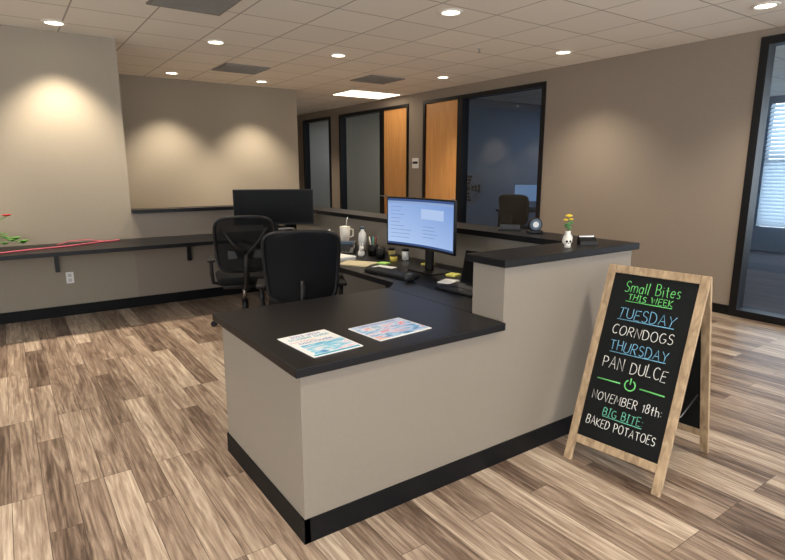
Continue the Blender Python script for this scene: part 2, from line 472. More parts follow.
# side knee wall + ledge that carries the transaction counter toward the back
b.box(RX-0.24, RX-0.03, FY+0.25, LB, 0.0, HZ-0.038, M_panel)
b.box(RX-0.03, RX-0.02, FY+0.05, LB, 0.0, 0.105, M_base)
b.box(RX-0.31, RX, FY+0.28, LB, HZ-0.038, HZ, M_black)
b.done(world=(LX, FY, 0))
b = B('desk_side_ledge_panel')
b.box(RX-0.24, RX-0.03, LB+0.001, PY-0.2, 0.0, HZ-0.038, M_panel)
b.box(RX-0.03, RX-0.02, LB+0.001, PY-0.2, 0.0, 0.105, M_base)
b.box(RX-0.31, RX, LB+0.001, PY-0.2, HZ-0.038, HZ, M_black)
b.done(world=(RX, LB+0.001, 0))
b = B('desk_return_surface')
b.box(2.05, RX-0.241, LB+0.001, PY-0.2, LZ-0.038, LZ, M_black)
b.raw([(1.95, LB+0.001, LZ), (2.05, LB+0.001, LZ), (2.05, LB+0.1, LZ), (1.95, LB+0.001, LZ-0.038), (2.05, LB+0.001, LZ-0.038), (2.05, LB+0.1, LZ-0.038)],
      [(0, 1, 2), (3, 4, 5), (0, 2, 5, 3), (0, 1, 4, 3), (1, 2, 5, 4)], M_black)
for yy in (3.6, 4.9, 6.1):
    b.box(2.45, RX-0.241, yy, yy+0.03, 0.0, LZ-0.038, M_panel)
b.done(world=(2.4, 4.5, 0))
b = B('partition_half_wall')
b.box(1.11, RX-0.03, PY, PY+0.14, 0, HZ-0.038, M_wall)
b.box(RX-0.24, RX-0.03, PY-0.199, PY, 0, HZ-0.038, M_wall)
b.box(1.11, RX, PY-0.07, PY+0.2, HZ-0.038, HZ, M_black)
b.box(RX-0.31, RX, PY-0.199, PY-0.07, HZ-0.038, HZ, M_black)
b.done(world=(1.11, PY, 0))
b = B('wall_mounted_counter')
b.box(XL, 2.049, 5.78, PY, LZ-0.038, LZ, M_black)
b.box(2.049, RX-0.241, PY-0.199, PY, LZ-0.038, LZ, M_black)
for x in (-1.2, 0.37, 1.68):
    b.box(x-0.02, x+0.02, PY-0.006-0.0, PY-0.0, 0.47, LZ-0.038, M_frame)
    b.box(x-0.02, x+0.02, PY-0.4, PY-0.006, LZ-0.05, LZ-0.038, M_frame)
    b.box(x-0.004, x+0.004, PY-0.3, PY-0.006, LZ-0.1, LZ-0.05, M_frame)
    b.box(x-0.018, x+0.018, PY-0.045, PY-0.006, 0.47, LZ-0.05, M_frame)
b.done(world=(0, 6.1, 0.5))
b = B('wall_outlet'); b.box(0.435, 0.505, PY-0.008, PY, 0.34, 0.455, M_white, 0.002)
b.box(0.455, 0.485, PY-0.01, PY-0.008, 0.405, 0.44, M_metal); b.box(0.455, 0.485, PY-0.01, PY-0.008, 0.355, 0.39, M_metal)
b.done(world=(0.47, PY-0.004, 0.34))

# ---------------------------------------------------------------- chairs
def chair(loc, rot, mesh_mat, name='office_chair'):
    b = B(name)
    b.box(-0.25, 0.25, -0.22, 0.27, 0.45, 0.53, M_fab, 0.035, seg=4)
    b.box(-0.2, 0.2, -0.16, 0.2, 0.41, 0.45, M_plastic, 0.01)
    b.cyl((0, 0, 0.12), (0, 0, 0.27), 0.03, 0.03, M_plastic); b.cyl((0, 0, 0.27), (0, 0, 0.42), 0.018, 0.018, M_metal)
    b.cyl((0, 0, 0.075), (0, 0, 0.14), 0.045, 0.035, M_plastic)
    for k in range(5):
        a = 2*math.pi*k/5+0.3; c, s_ = math.cos(a), math.sin(a)
        b.tube([(0.03*c, 0.03*s_, 0.11), (0.16*c, 0.16*s_, 0.10), (0.31*c, 0.31*s_, 0.075)], [0.028, 0.022, 0.016], M_plastic)
        for sd in (-0.018, 0.018):
            p = Vector((0.31*c-sd*s_, 0.31*s_+sd*c, 0.028)); dv = Vector((-s_, c, 0))*0.008
            b.cyl(p-dv, p+dv, 0.028, 0.028, M_plastic)
        b.cyl((0.31*c, 0.31*s_, 0.03), (0.31*c, 0.31*s_, 0.08), 0.008, 0.008, M_metal)
    z0, h = 0.58, 0.50
    solid = mesh_mat is not M_meshf
    def W(v):
        w = 0.225+0.03*math.sin(min(1, v*1.3)*math.pi*0.5)
        k = abs(2*v-1)
        return w*max(0.0, (1-k**(10 if solid else 7)))**(1/4.0)
    def Yc(u, v): return -0.27-0.07*v+0.05*abs(u)**2-0.03*math.sin(v*math.pi)*-1
    N = 22; Mx = 12; verts = []; faces = []
    vs = [0.5-0.5*math.cos(math.pi*(0.02+0.96*i/N)) for i in range(N+1)]
    for v in vs:
        for j in range(Mx+1):
            u = -1+2*j/Mx
            verts.append((u*W(v), Yc(u, v), z0+v*h))
    for i in range(N):
        for j in range(Mx):
            a = i*(Mx+1)+j; faces.append((a, a+1, a+Mx+2, a+Mx+1))
    b.raw(verts, faces, mesh_mat, None, True)
    rim = [(W(v), Yc(1, v), z0+v*h) for v in vs]+[(-W(v), Yc(1, v), z0+v*h) for v in reversed(vs)]
    b.tube(rim, 0.015, M_plastic, 8, True)
    b.tube([(0, -0.02, 0.43), (0, -0.22, 0.42), (0, -0.31, 0.5), (0, -0.315, 0.62), (0, -0.32, 0.75)], [0.03, 0.03, 0.028, 0.024, 0.02], M_plastic)
    if not solid:
        b.tube([(0, -0.32, 0.74), (-0.1, -0.3, 0.84), (-0.2, -0.275, 0.98)], 0.013, M_plastic)
        b.tube([(0, -0.32, 0.74), (0.1, -0.3, 0.84), (0.2, -0.275, 0.98)], 0.013, M_plastic)
        b.box(-0.15, 0.15, -0.262, -0.245, 0.70, 0.78, M_plastic2, 0.008)
    for s_ in (-1, 1):
        b.tube([(s_*0.2, 0.0, 0.43), (s_*0.28, 0.0, 0.45), (s_*0.29, 0.0, 0.55), (s_*0.29, 0.0, 0.66)], 0.018, M_plastic)
        b.box(s_*0.29-0.035, s_*0.29+0.035, -0.13, 0.13, 0.66, 0.69, M_plastic, 0.012, seg=3)
    return b.done(loc=loc, rotz=rot)
chair((1.80, 5.05, 0), math.radians(-15), M_meshf)
chair((1.74, 3.66, 0), math.radians(-24), M_fab)

# ---------------------------------------------------------------- monitors
SAG = 0.045
def arc_y(x, w): return -SAG*(2*x/w)**2
def arc_patch(b, x0, x1, z0, z1, y_off, mat, w, n=16):
    verts = []; faces = []
    n = max(1, int(n*(x1-x0)/w)+1)
    for i in range(n+1):
        x = x0+(x1-x0)*i/n
        verts += [(x, arc_y(x, w)+y_off, z0), (x, arc_y(x, w)+y_off, z1)]
    for i in range(n): faces.append((2*i, 2*i+2, 2*i+3, 2*i+1))
    b.raw(verts, faces, mat)
def curved_body(b, w, z0, z1, t, mat, n=20):
    verts = []; faces = []
    for i in range(n+1):
        x = -w/2+w*i/n; y = arc_y(x, w)
        verts += [(x, y, z0), (x, y, z1), (x, y+t, z1), (x, y+t, z0)]
    for i in range(n):
        a = 4*i
        for k in range(4): faces.append((a+k, a+4+k, a+4+(k+1) % 4, a+(k+1) % 4))
    faces.append((0, 1, 2, 3)); faces.append((4*n+3, 4*n+2, 4*n+1, 4*n))
    b.raw(verts, faces, mat)
def screen_gradient():
    m = bpy.data.materials.new('screen_blue_gradient'); m.use_nodes = True
    nt = m.node_tree; nt.nodes.clear()
    o = nt.nodes.new('ShaderNodeOutputMaterial'); e = nt.nodes.new('ShaderNodeEmission')
    tc = nt.nodes.new('ShaderNodeTexCoord'); sp = nt.nodes.new('ShaderNodeSeparateXYZ'); nt.links.new(tc.outputs['Object'], sp.inputs[0])
    f = math_node(nt, 'ADD', math_node(nt, 'MULTIPLY', sp.outputs['Z'], 1.6), math_node(nt, 'MULTIPLY', sp.outputs['X'], 0.5))
    r = nt.nodes.new('ShaderNodeValToRGB'); r.color_ramp.elements[0].position = 0.1; r.color_ramp.elements[1].position = 0.95
    r.color_ramp.elements[0].color = lin((182, 206, 242)); r.color_ramp.elements[1].color = lin((126, 158, 216))
    nt.links.new(f, r.inputs[0]); nt.links.new(r.outputs[0], e.inputs[0]); nt.links.new(e.outputs[0], o.inputs[0])
    return m
def monitor(loc, rot, on, w=0.81, zb=0.17, h=0.365):
    b = B('curved_monitor')
    curved_body(b, w, zb, zb+h, 0.022, M_plastic)
    b.box(-0.13, 0.13, 0.02, 0.055, zb+0.1, zb+h-0.08, M_plastic, 0.01)
    b.box(-0.035, 0.035, 0.05, 0.08, 0.01, zb+0.2, M_plastic, 0.005)
    b.box(-0.14, 0.14, -0.03, 0.17, 0.0, 0.012, M_plastic, 0.004)
    if on:
        E = lambda n, c, s=1.0: emis(n, c, s)
        wt = screen_gradient(); bar = E('screen_bar', (66, 88, 136)); gr = E('screen_grey', (142, 166, 208)); ln = E('screen_line', (108, 132, 180)); bg = E('screen_panel', (176, 198, 234))
        zt = zb+h-0.012; z0 = zb+0.018; x0 = -w/2+0.01; x1 = w/2-0.01
        arc_patch(b, x0, x1, z0, zt, -0.0015, wt, w)
        arc_patch(b, x0, x1, zt-0.016, zt, -0.0025, bar, w)
        arc_patch(b, x0, x1, z0, z0+0.014, -0.0025, bar, w)
        arc_patch(b, x0, x1, zt-0.034, zt-0.016, -0.0025, gr, w)
        for r in range(9):
            z = zt-0.06-r*0.028
            arc_patch(b, x0+0.03, x0+0.03+random.uniform(0.08, 0.22), z, z+0.003, -0.0035, ln, w)
        arc_patch(b, x0+0.34, x0+0.6, z0+0.2, z0+0.27, -0.0035, bg, w)
        for r in range(4): arc_patch(b, x0+0.36, x0+0.48+random.uniform(0, 0.08), z0+0.07+r*0.025, z0+0.073+r*0.025, -0.0045, ln, w)
    else:
        arc_patch(b, -w/2+0.01, w/2-0.01, zb+0.018, zb+h-0.012, -0.0015, M_screenoff, w)
    return b.done(loc=loc, rotz=rot)
monitor((2.43, 3.09, LZ), math.radians(-88), True, w=0.74)
monitor((2.30, 5.44, LZ), math.radians(-25), False)

# ---------------------------------------------------------------- desktop items
def keyboard(loc, rot):
    b = B('keyboard'); b.box(-0.22, 0.22, -0.07, 0.07, 0, 0.018, M_plastic, 0.004)
    for r in range(5):
        for c in range(15):
            b.box(-0.21+c*0.0282, -0.21+c*0.0282+0.024, -0.062+r*0.0255, -0.062+r*0.0255+0.021, 0.018, 0.024, M_plastic2)
    return b.done(loc=loc, rotz=rot)
keyboard((2.20, 3.16, LZ), math.radians(-84))
b = B('computer_mouse'); b.sph((0, 0, 0.032), 0.05, M_plastic2, (0.62, 1.0, 0.62)); b.done(loc=(2.16, 2.88, LZ), rotz=-1.4)
b = B('laptop')
b.box(-0.16, 0.16, -0.11, 0.11, 0, 0.016, M_plastic, 0.004)
b.box(-0.14, 0.14, -0.02, 0.09, 0.016, 0.018, M_plastic2); b.box(-0.05, 0.05, -0.095, -0.035, 0.016, 0.0175, M_plastic2)
Mt = Matrix.Translation((0, 0.11, 0.014)) @ Matrix.Rotation(math.radians(-12), 4, 'X')
b.box(-0.16, 0.16, 0, 0.008, 0, 0.215, M_plastic, 0.003, M=Mt); b.box(-0.15, 0.15, -0.002, 0.0, 0.01, 0.207, M_screenoff, M=Mt)
b.done(loc=(2.27, 2.46, LZ), rotz=math.radians(-88))
M_cream = pmat('cream_enamel', (222, 216, 204), 0.35)
b = B('travel_tumbler')
b.lathe([(0.0005, 0), (0.033, 0), (0.036, 0.08), (0.046, 0.13), (0.05, 0.21), (0.046, 0.215), (0.0005, 0.222)], M_cream)
b.tube([(0.012, 0, 0.2), (0.02, 0, 0.27), (0.03, 0, 0.30)], 0.004, M_white)
b.tube([(0.045, 0, 0.19), (0.085, 0, 0.18), (0.088, 0, 0.12), (0.045, 0, 0.11)], 0.008, M_cream)
b.done(loc=(2.58, 4.46, LZ))
M_blu = pmat('steel_blue', (70, 90, 110), 0.35)
b = B('water_bottle')
b.lathe([(0.0005, 0), (0.033, 0), (0.038, 0.1), (0.034, 0.16), (0.016, 0.185), (0.016, 0.2), (0.0005, 0.2)], M_white)
b.cyl((0, 0, 0.2), (0, 0, 0.225), 0.018, 0.018, M_blu); b.done(loc=(2.66, 4.28, LZ))
b = B('pen_cup')
b.lathe([(0.0005, 0), (0.042, 0), (0.045, 0.1), (0.041, 0.1), (0.038, 0.01), (0.0005, 0.01)], M_plastic)
for i, c in enumerate([(200, 60, 60), (60, 110, 200), (230, 190, 60), (240, 240, 240), (60, 160, 90), (30, 30, 30)]):
    m = pmat('pen_%d' % i, c, 0.4); a = i*1.05
    b.cyl((0.015*math.cos(a), 0.015*math.sin(a), 0.012), (0.035*math.cos(a), 0.035*math.sin(a), 0.165), 0.004, 0.004, m, 8)
b.done(loc=(2.58, 3.98, LZ))
b = B('coffee_mug')
b.lathe([(0.0005, 0), (0.036, 0), (0.04, 0.09), (0.036, 0.09), (0.033, 0.01), (0.0005, 0.01)], M_plastic)
b.tube([(0.038, 0, 0.075), (0.065, 0, 0.07), (0.065, 0, 0.03), (0.036, 0, 0.02)], 0.006, M_plastic); b.done(loc=(2.54, 3.80, LZ), rotz=-2)
def sheets(name, loc, rot, w, h, n, mat):
    b = B(name)
    for i in range(n):
        M = Matrix.Rotation(random.uniform(-0.08, 0.08), 4, 'Z')
        b.box(-w/2, w/2, -h/2, h/2, i*0.003, i*0.003+0.0028, mat, M=M)
    return b.done(loc=loc, rotz=rot)
M_yel = pmat('yellow_note', (225, 220, 110), 0.8); M_grn = pmat('green_note', (170, 220, 110), 0.8); M_kraft = pmat('kraft_folder', (205, 194, 160), 0.8)
sheets('paper_stack', (2.22, 4.02, LZ), 0.2, 0.22, 0.3, 9, M_paper)
sheets('paper_stack', (2.28, 4.60, LZ), -0.3, 0.22, 0.3, 6, M_paper)
sheets('paper_stack', (2.32, 3.42, LZ), 0.35, 0.1, 0.16, 2, M_paper)
sheets('file_folder', (2.24, 3.68, LZ), 0.5, 0.2, 0.26, 3, M_kraft)
sheets('sticky_note_pad', (2.54, 2.88, LZ), 0.3, 0.08, 0.08, 4, M_yel)
sheets('sticky_note_pad', (2.68, 3.34, LZ), 0.3, 0.08, 0.08, 4, M_yel)
sheets('sticky_note_pad', (2.42, 3.58, LZ), 0.5, 0.08, 0.08, 3, M_grn)
sheets('notepad', (2.36, 2.72, LZ), 0.4, 0.12, 0.1, 3, M_paper)
M_tis = pmat('tissue_box_blue', (110, 140, 160), 0.6)
b = B('tissue_box'); b.box(-0.11, 0.11, -0.06, 0.06, 0, 0.09, M_tis, 0.003)
b.raw([(-0.05, -0.015, 0.09), (0.05, -0.02, 0.09), (0.05, 0.02, 0.09), (-0.05, 0.015, 0.09), (-0.03, -0.03, 0.14), (0.045, 0.0, 0.155), (0.01, 0.03, 0.13), (-0.045, 0.02, 0.15)],
      [(0, 1, 5, 4), (1, 2, 6, 5), (2, 3, 7, 6), (3, 0, 4, 7)], M_paper, None, True)
b.done(loc=(2.60, 4.84, LZ), rotz=0.5)
b = B('desk_phone')
b.raw([(-0.1, -0.1, 0), (0.1, -0.1, 0), (0.1, 0.1, 0), (-0.1, 0.1, 0), (-0.1, -0.1, 0.02), (0.1, -0.1, 0.02), (0.1, 0.1, 0.1), (-0.1, 0.1, 0.1)],
      [(0, 1, 2, 3), (4, 5, 6, 7), (0, 1, 5, 4), (1, 2, 6, 5), (2, 3, 7, 6), (3, 0, 4, 7)], M_plastic)
b.tube([(-0.075, -0.09, 0.05), (-0.075, -0.06, 0.065), (-0.075, 0.05, 0.11), (-0.075, 0.085, 0.118)], [0.024, 0.016, 0.016, 0.024], M_plastic)
for r in range(4):
    for c in range(3):
        b.box(-0.02+c*0.03, 0.0+c*0.03, -0.07+r*0.022, -0.055+r*0.022, 0.03+r*0.009, 0.045+r*0.009, M_plastic2)
b.box(-0.03, 0.08, 0.03, 0.08, 0.075, 0.1, M_blu)
b.done(loc=(2.44, 4.25, LZ), rotz=-0.7)
b = B('desktop_file_tray')
for z in (0.0, 0.07, 0.14):
    b.box(-0.13, 0.13, -0.16, 0.16, z, z+0.004, M_plastic); b.box(-0.13, -0.126, -0.16, 0.16, z, z+0.05, M_plastic); b.box(0.126, 0.13, -0.16, 0.16, z, z+0.05, M_plastic)
    b.box(-0.11, 0.11, -0.15, 0.15, z+0.004, z+0.016, M_paper)
for sx in (-0.13, 0.126):
    for sy in (-0.16, 0.155): b.box(sx, sx+0.004, sy, sy+0.005, 0, 0.19, M_plastic)
b.done(loc=(2.58, 5.95, LZ), rotz=0.0)
for (x, y, c, h_) in ((2.68, 4.12, (190, 80, 60), 0.08), (2.68, 3.84, (210, 190, 120), 0.07), (2.67, 4.62, (60, 90, 80), 0.11), (2.44, 4.84, (235, 235, 235), 0.1),
                      (2.48, 4.66, (225, 170, 60), 0.09), (2.56, 3.64, (225, 200, 90), 0.05), (2.68, 3.64, (235, 235, 230), 0.09)):
    m = pmat('container_%d' % int(y*100), c, 0.5)
    b = B('small_jar'); b.lathe([(0.0005, 0), (0.03, 0), (0.032, h_*0.7), (0.026, h_*0.8), (0.0005, h_*0.8)], m)
    b.cyl((0, 0, h_*0.8), (0, 0, h_), 0.029, 0.029, M_plastic); b.done(loc=(x, y, LZ))
# little ceramic rabbit
b = B('rabbit_figurine')
b.sph((0, 0, 0.033), 0.034, M_white, (0.9, 1.1, 0.98)); b.sph((0, -0.022, 0.08), 0.022, M_white)
for s_ in (-1, 1): b.sph((s_*0.01, -0.018, 0.11), 0.02, M_white, (0.3, 0.25, 1.0), 10)
b.sph((0, 0.036, 0.03), 0.01, M_white, seg=8)
b.done(loc=(2.44, 3.95, LZ), rotz=-0.4)

# brochures
def art(name, cols, scale, seed):
    m, nt, bs = new_mat(name)
    tc = nt.nodes.new('ShaderNodeTexCoord'); mp = nt.nodes.new('ShaderNodeMapping'); mp.inputs['Location'].default_value = (seed, seed*2, 0)
    mp.inputs['Scale'].default_value = (1, 2.2, 1)
    nt.links.new(tc.outputs['Object'], mp.inputs[0])
    n = nt.nodes.new('ShaderNodeTexNoise'); n.inputs['Scale'].default_value = scale; n.inputs['Detail'].default_value = 3; n.inputs['Distortion'].default_value = 1.5
    nt.links.new(mp.outputs[0], n.inputs['Vector'])
    r = nt.nodes.new('ShaderNodeValToRGB'); e = r.color_ramp.elements
    e[0].position = 0.3; e[0].color = lin(cols[0]); e[1].position = 0.72; e[1].color = lin(cols[-1])
    k = len(cols)
    for i in range(1, k-1):
        x = e.new(0.3+0.42*i/(k-1)); x.color = lin(cols[i])
    nt.links.new(n.outputs['Fac'], r.inputs[0]); nt.links.new(r.outputs[0], bs.inputs['Base Color'])
    bs.inputs['Roughness'].default_value = 0.3
    return m
A1 = art('brochure_art_a', [(50, 110, 190), (80, 180, 220), (150, 210, 235), (240, 240, 245), (235, 140, 185)], 9, 3)
A2 = art('brochure_art_b', [(60, 100, 160), (100, 165, 210), (165, 205, 235), (235, 222, 235), (222, 120, 165), (240, 200, 140)], 9, 5)
M_ink = pmat('blue_ink', (40, 90, 190), 0.5); M_ink2 = pmat('teal_ink', (30, 160, 190), 0.5); M_ink3 = pmat('magenta_ink', (200, 60, 120), 0.5)
b = B('travel_brochure')
b.box(-0.12, 0.12, -0.155, 0.155, 0, 0.003, M_paper)
b.box(-0.095, 0.112, -0.128, 0.0, 0.003, 0.0034, A1); b.box(-0.11, 0.11, -0.148, -0.134, 0.003, 0.0034, M_ink2)
b.text('2023-2024', M_ink, 0.15, Matrix.Translation((0, 0.125, 0.0036)))
b.text('STUDENT GUIDE', M_ink2, 0.2, Matrix.Translation((0, 0.09, 0.0036)), height=0.025, bold=0.01)
b.text('Health & Wellness', M_ink3, 0.12, Matrix.Translation((-0.05, 0.055, 0.0036)))
b.text('DISCOVER', M_ink, 0.17, Matrix.Translation((0.0, 0.026, 0.0036)), height=0.022)
b.done(loc=(1.045, 2.04, LZ+0.0005), rotz=math.radians(4))
b = B('travel_brochure')
M_lav = pmat('lavender_band', (190, 205, 230), 0.5)
b.box(-0.155, 0.155, -0.12, 0.12, 0, 0.003, M_paper); b.box(-0.15, 0.15, -0.11, 0.07, 0.003, 0.0034, A2)
b.box(-0.15, 0.15, 0.075, 0.115, 0.003, 0.0034, M_lav)
b.text('OPEN ENROLLMENT', M_ink, 0.22, Matrix.Translation((0, 0.095, 0.0038)), height=0.018)
b.text('2023', M_paper, 0.1, Matrix.Translation((-0.06, 0.04, 0.0038)))
b.done(loc=(1.415, 2.04, LZ+0.0005), rotz=math.radians(5))

# ledge items
M_leaf = pmat('leaf_green', (62, 112, 48), 0.5, noise=0.2, nscale=30); M_yf = pmat('yellow_petal', (240, 205, 60), 0.6); M_bone = pmat('bone_ceramic', (228, 224, 214), 0.5)
M_eye = pmat('dark_socket', (20, 18, 18), 0.8)
b = B('flower_vase')
b.lathe([(0.0005, 0), (0.018, 0), (0.026, 0.02), (0.026, 0.045), (0.013, 0.065), (0.016, 0.078), (0.012, 0.078), (0.009, 0.06), (0.0005, 0.05)], M_bone)
b.tube([(0, 0, 0.05), (0.002, 0, 0.1), (0, 0, 0.155)], 0.0025, M_leaf); b.tube([(0, 0, 0.05), (-0.008, 0.006, 0.1), (-0.014, 0.01, 0.135)], 0.002, M_leaf)
for (c, r) in (((0, 0, 0.165), 0.02), ((-0.015, 0.01, 0.142), 0.014), ((0.014, -0.004, 0.145), 0.013)):
    for k in range(9):
        a = k*2*math.pi/9
        b.sph((c[0]+r*0.6*math.cos(a), c[1]+r*0.6*math.sin(a), c[2]), r*0.42, M_yf, (1, 1, 0.7), 8)
    b.sph(c, r*0.5, M_yf, (1, 1, 1), 8)
for k in range(5):
    a = k*1.3; b.sph((0.016*math.cos(a), 0.016*math.sin(a), 0.095+0.008*k), 0.014, M_leaf, (1, 0.35, 0.7), 8)
b.done(loc=(2.63, 2.0, HZ))
b = B('skull_figurine')
b.sph((0, 0, 0.036), 0.026, M_bone, (0.9, 1.1, 0.95)); b.box(-0.014, 0.014, -0.027, 0.0, 0.0, 0.022, M_bone, 0.005)
for s_ in (-1, 1): b.sph((s_*0.009, -0.024, 0.035), 0.007, M_eye, seg=8)
b.sph((0, -0.027, 0.024), 0.003, M_eye, seg=8)
for k in range(4): b.box(-0.0105+k*0.006, -0.0095+k*0.006, -0.028, -0.026, 0.003, 0.014, M_eye)
b.done(loc=(2.53, 1.93, HZ), rotz=-0.5)
b = B('business_card_holder')
b.raw([(-0.05, -0.02, 0), (0.05, -0.02, 0), (0.05, 0.03, 0), (-0.05, 0.03, 0), (-0.05, -0.015, 0.02), (0.05, -0.015, 0.02), (0.05, 0.025, 0.05), (-0.05, 0.025, 0.05)],
      [(0, 1, 2, 3), (4, 5, 6, 7), (0, 1, 5, 4), (1, 2, 6, 5), (2, 3, 7, 6), (3, 0, 4, 7)], M_plastic)
b.box(-0.044, 0.044, 0.006, 0.012, 0.03, 0.052, M_paper, M=Matrix.Rotation(-0.2, 4, 'X'))
b.done(loc=(2.72, 1.93, HZ), rotz=-0.5)
b = B('desk_clock')
b.box(-0.05, 0.05, -0.03, 0.03, 0, 0.02, M_plastic, 0.004)
b.cyl((0, -0.02, 0.06), (0, 0.02, 0.06), 0.045, 0.045, M_plastic, 28); b.cyl((0, -0.022, 0.06), (0, -0.02, 0.06), 0.037, 0.037, M_blu, 28)
b.cyl((0, -0.0235, 0.06), (0, -0.022, 0.06), 0.02, 0.02, M_white, 20)
b.done(loc=(2.93, 2.50, HZ), rotz=-0.6)
b = B('name_card_holder'); b.box(-0.08, 0.08, -0.02, 0.02, 0, 0.012, M_plastic, 0.003); b.box(-0.07, 0.07, -0.004, 0.004, 0.012, 0.045, M_plastic2, M=Matrix.Rotation(-0.15, 4, 'X'))
b.done(loc=(2.9, 2.70, HZ), rotz=-0.9)

# plant, ribbon at left
M_red = pmat('red_petal', (200, 40, 40), 0.5); M_pot = pmat('terracotta_pot', (150, 90, 66), 0.8)
M_leaf2 = pmat('bright_leaf_green', (96, 150, 66), 0.5, noise=0.2, nscale=30)
b = B('potted_plant')
b.lathe([(0.0005, 0), (0.06, 0), (0.085, 0.13), (0.09, 0.15), (0.08, 0.15), (0.0005, 0.13)], M_pot)
def leaf(b, p, d, L, w, mat, droop=0.3):
    d = Vector(d).normalized(); side = d.cross(Vector((0, 0, 1))).normalized(); p = Vector(p); v = []; f = []
    n = 6
    for i in range(n+1):
        t = i/n; c = p+d*(L*t)-Vector((0, 0, 1))*(droop*L*t*t); ww = w*math.sin(math.pi*min(1, t*0.92+0.06))**0.8
        v += [c-side*ww, c+Vector((0, 0, -ww*0.25)), c+side*ww]
    for i in range(n):
        a = 3*i; f += [(a, a+1, a+4, a+3), (a+1, a+2, a+5, a+4)]
    b.raw(v, f, mat, None, True)
for k in range(18):
    a = random.uniform(0, 6.28); e = random.uniform(0.05, 0.9); r = random.uniform(0.06, 0.14)
    p = (0.02*math.cos(a), 0.02*math.sin(a), 0.13); q = (r*math.cos(a), r*math.sin(a), 0.1+0.08*e)
    b.tube([p, ((p[0]+q[0])/2, (p[1]+q[1])/2, max(p[2], q[2])+0.02), q], 0.003, M_leaf2, 6)
    leaf(b, q, (math.cos(a), math.sin(a), 0.1), 0.07, 0.024, M_leaf2)
for (dx, dy, dz) in ((0.16, -0.06, 0.04), (0.22, -0.02, 0.06), (0.30, -0.06, 0.04), (0.26, 0.0, 0.08), (0.32, -0.03, 0.05)):
    b.tube([(0.05, 0, 0.13), (0.12, dy/2, 0.14), (dx, dy, dz+0.01)], 0.003, M_leaf2, 6)
    for k in range(5): leaf(b, (dx, dy, dz+0.01), (math.cos(k*1.26), math.sin(k*1.26), 0.9), 0.055, 0.024, M_leaf2)
b.tube([(0, 0, 0.13), (0.1, 0, 0.25), (0.205, -0.02, 0.31)], 0.004, M_leaf2, 6)
for k in range(6): leaf(b, (0.205, -0.02, 0.31), (math.cos(k*1.05), math.sin(k*1.05), 0.5), 0.05, 0.026, M_red, 0.1)
b.done(loc=(-0.20, 6.28, LZ))
M_rib = pmat('pink_cord', (190, 84, 98), 0.6)
b = B('pink_cord'); pts = []
for i in range(30):
    t = i/29; x = -0.1+1.05*t
    pts.append((x, 5.93+0.44*t+0.02*math.sin(t*9), LZ+0.008))
b.tube(pts, 0.007, M_rib, 8)
b.tube([(0.38, 6.3, LZ+0.008), (0.5, 6.37, LZ+0.03), (0.65, 6.39, LZ+0.03), (0.8, 6.33, LZ+0.01)], 0.005, M_rib, 8)
b.done(world=(0.3, 6.2, LZ))

# ---------------------------------------------------------------- A-frame chalkboard
b = B('a_frame_chalkboard_sign')
Wd = 0.50; TY = 0.345; H = 1.0; BYF = 0.60
ang = math.atan2(TY, H); SL = math.hypot(TY, H)
Mf = Matrix.Rotation(-ang, 4, 'X')
st = 0.042
b.box(-Wd/2, -Wd/2+st, 0, 0.02, 0, SL, M_sign, 0.003, M=Mf); b.box(Wd/2-st, Wd/2, 0, 0.02, 0, SL, M_sign, 0.003, M=Mf)
b.box(-Wd/2+st, Wd/2-st, 0, 0.02, SL-st, SL, M_sign, 0.003, M=Mf); b.box(-Wd/2+st, Wd/2-st, 0, 0.02, 0.10, 0.10+st, M_sign, 0.003, M=Mf)
b.box(-Wd/2+st, Wd/2-st, 0.006, 0.014, 0.10+st, SL-st, M_chalk, M=Mf)
ang2 = math.atan2(BYF-TY, H); SL2 = math.hypot(BYF-TY, H)
Mb = Matrix.Translation((0, BYF, 0)) @ Matrix.Rotation(ang2, 4, 'X')
b.box(-Wd/2, -Wd/2+st, 0, 0.02, 0.0, SL2-0.01, M_sign, 0.003, M=Mb); b.box(Wd/2-st, Wd/2, 0, 0.02, 0.0, SL2-0.01, M_sign, 0.003, M=Mb)
b.box(-Wd/2+st, Wd/2-st, 0, 0.02, SL2-st-0.01, SL2-0.01, M_sign, 0.003, M=Mb); b.box(-Wd/2+st, Wd/2-st, 0, 0.02, 0.10, 0.10+st, M_sign, 0.003, M=Mb)
b.box(-Wd/2+st, Wd/2-st, 0.006, 0.014, 0.10+st, SL2-st, M_chalk, M=Mb)
for s_ in (-1, 1):
    b.tube([(s_*(Wd/2-0.05), 0.14, 0.35), (s_*(Wd/2-0.05), 0.3, 0.29), (s_*(Wd/2-0.05), 0.50, 0.35)], 0.003, M_metal, 6)
C_g = pmat('chalk_green', (110, 205, 115), 0.9, nscale=300, noise=0.15); C_b = pmat('chalk_blue', (120, 180, 212), 0.9, nscale=300, noise=0.15)
C_t = pmat('chalk_teal', (112, 196, 168), 0.9, nscale=300, noise=0.15)
C_w = pmat('chalk_white', (225, 225, 220), 0.9, nscale=300, noise=0.15)
def arc(cx, cy, rx, ry, a0, a1, n=10):
    return [(cx+rx*math.cos(math.radians(a0+(a1-a0)*i/n)), cy+ry*math.sin(math.radians(a0+(a1-a0)*i/n))) for i in range(n+1)]
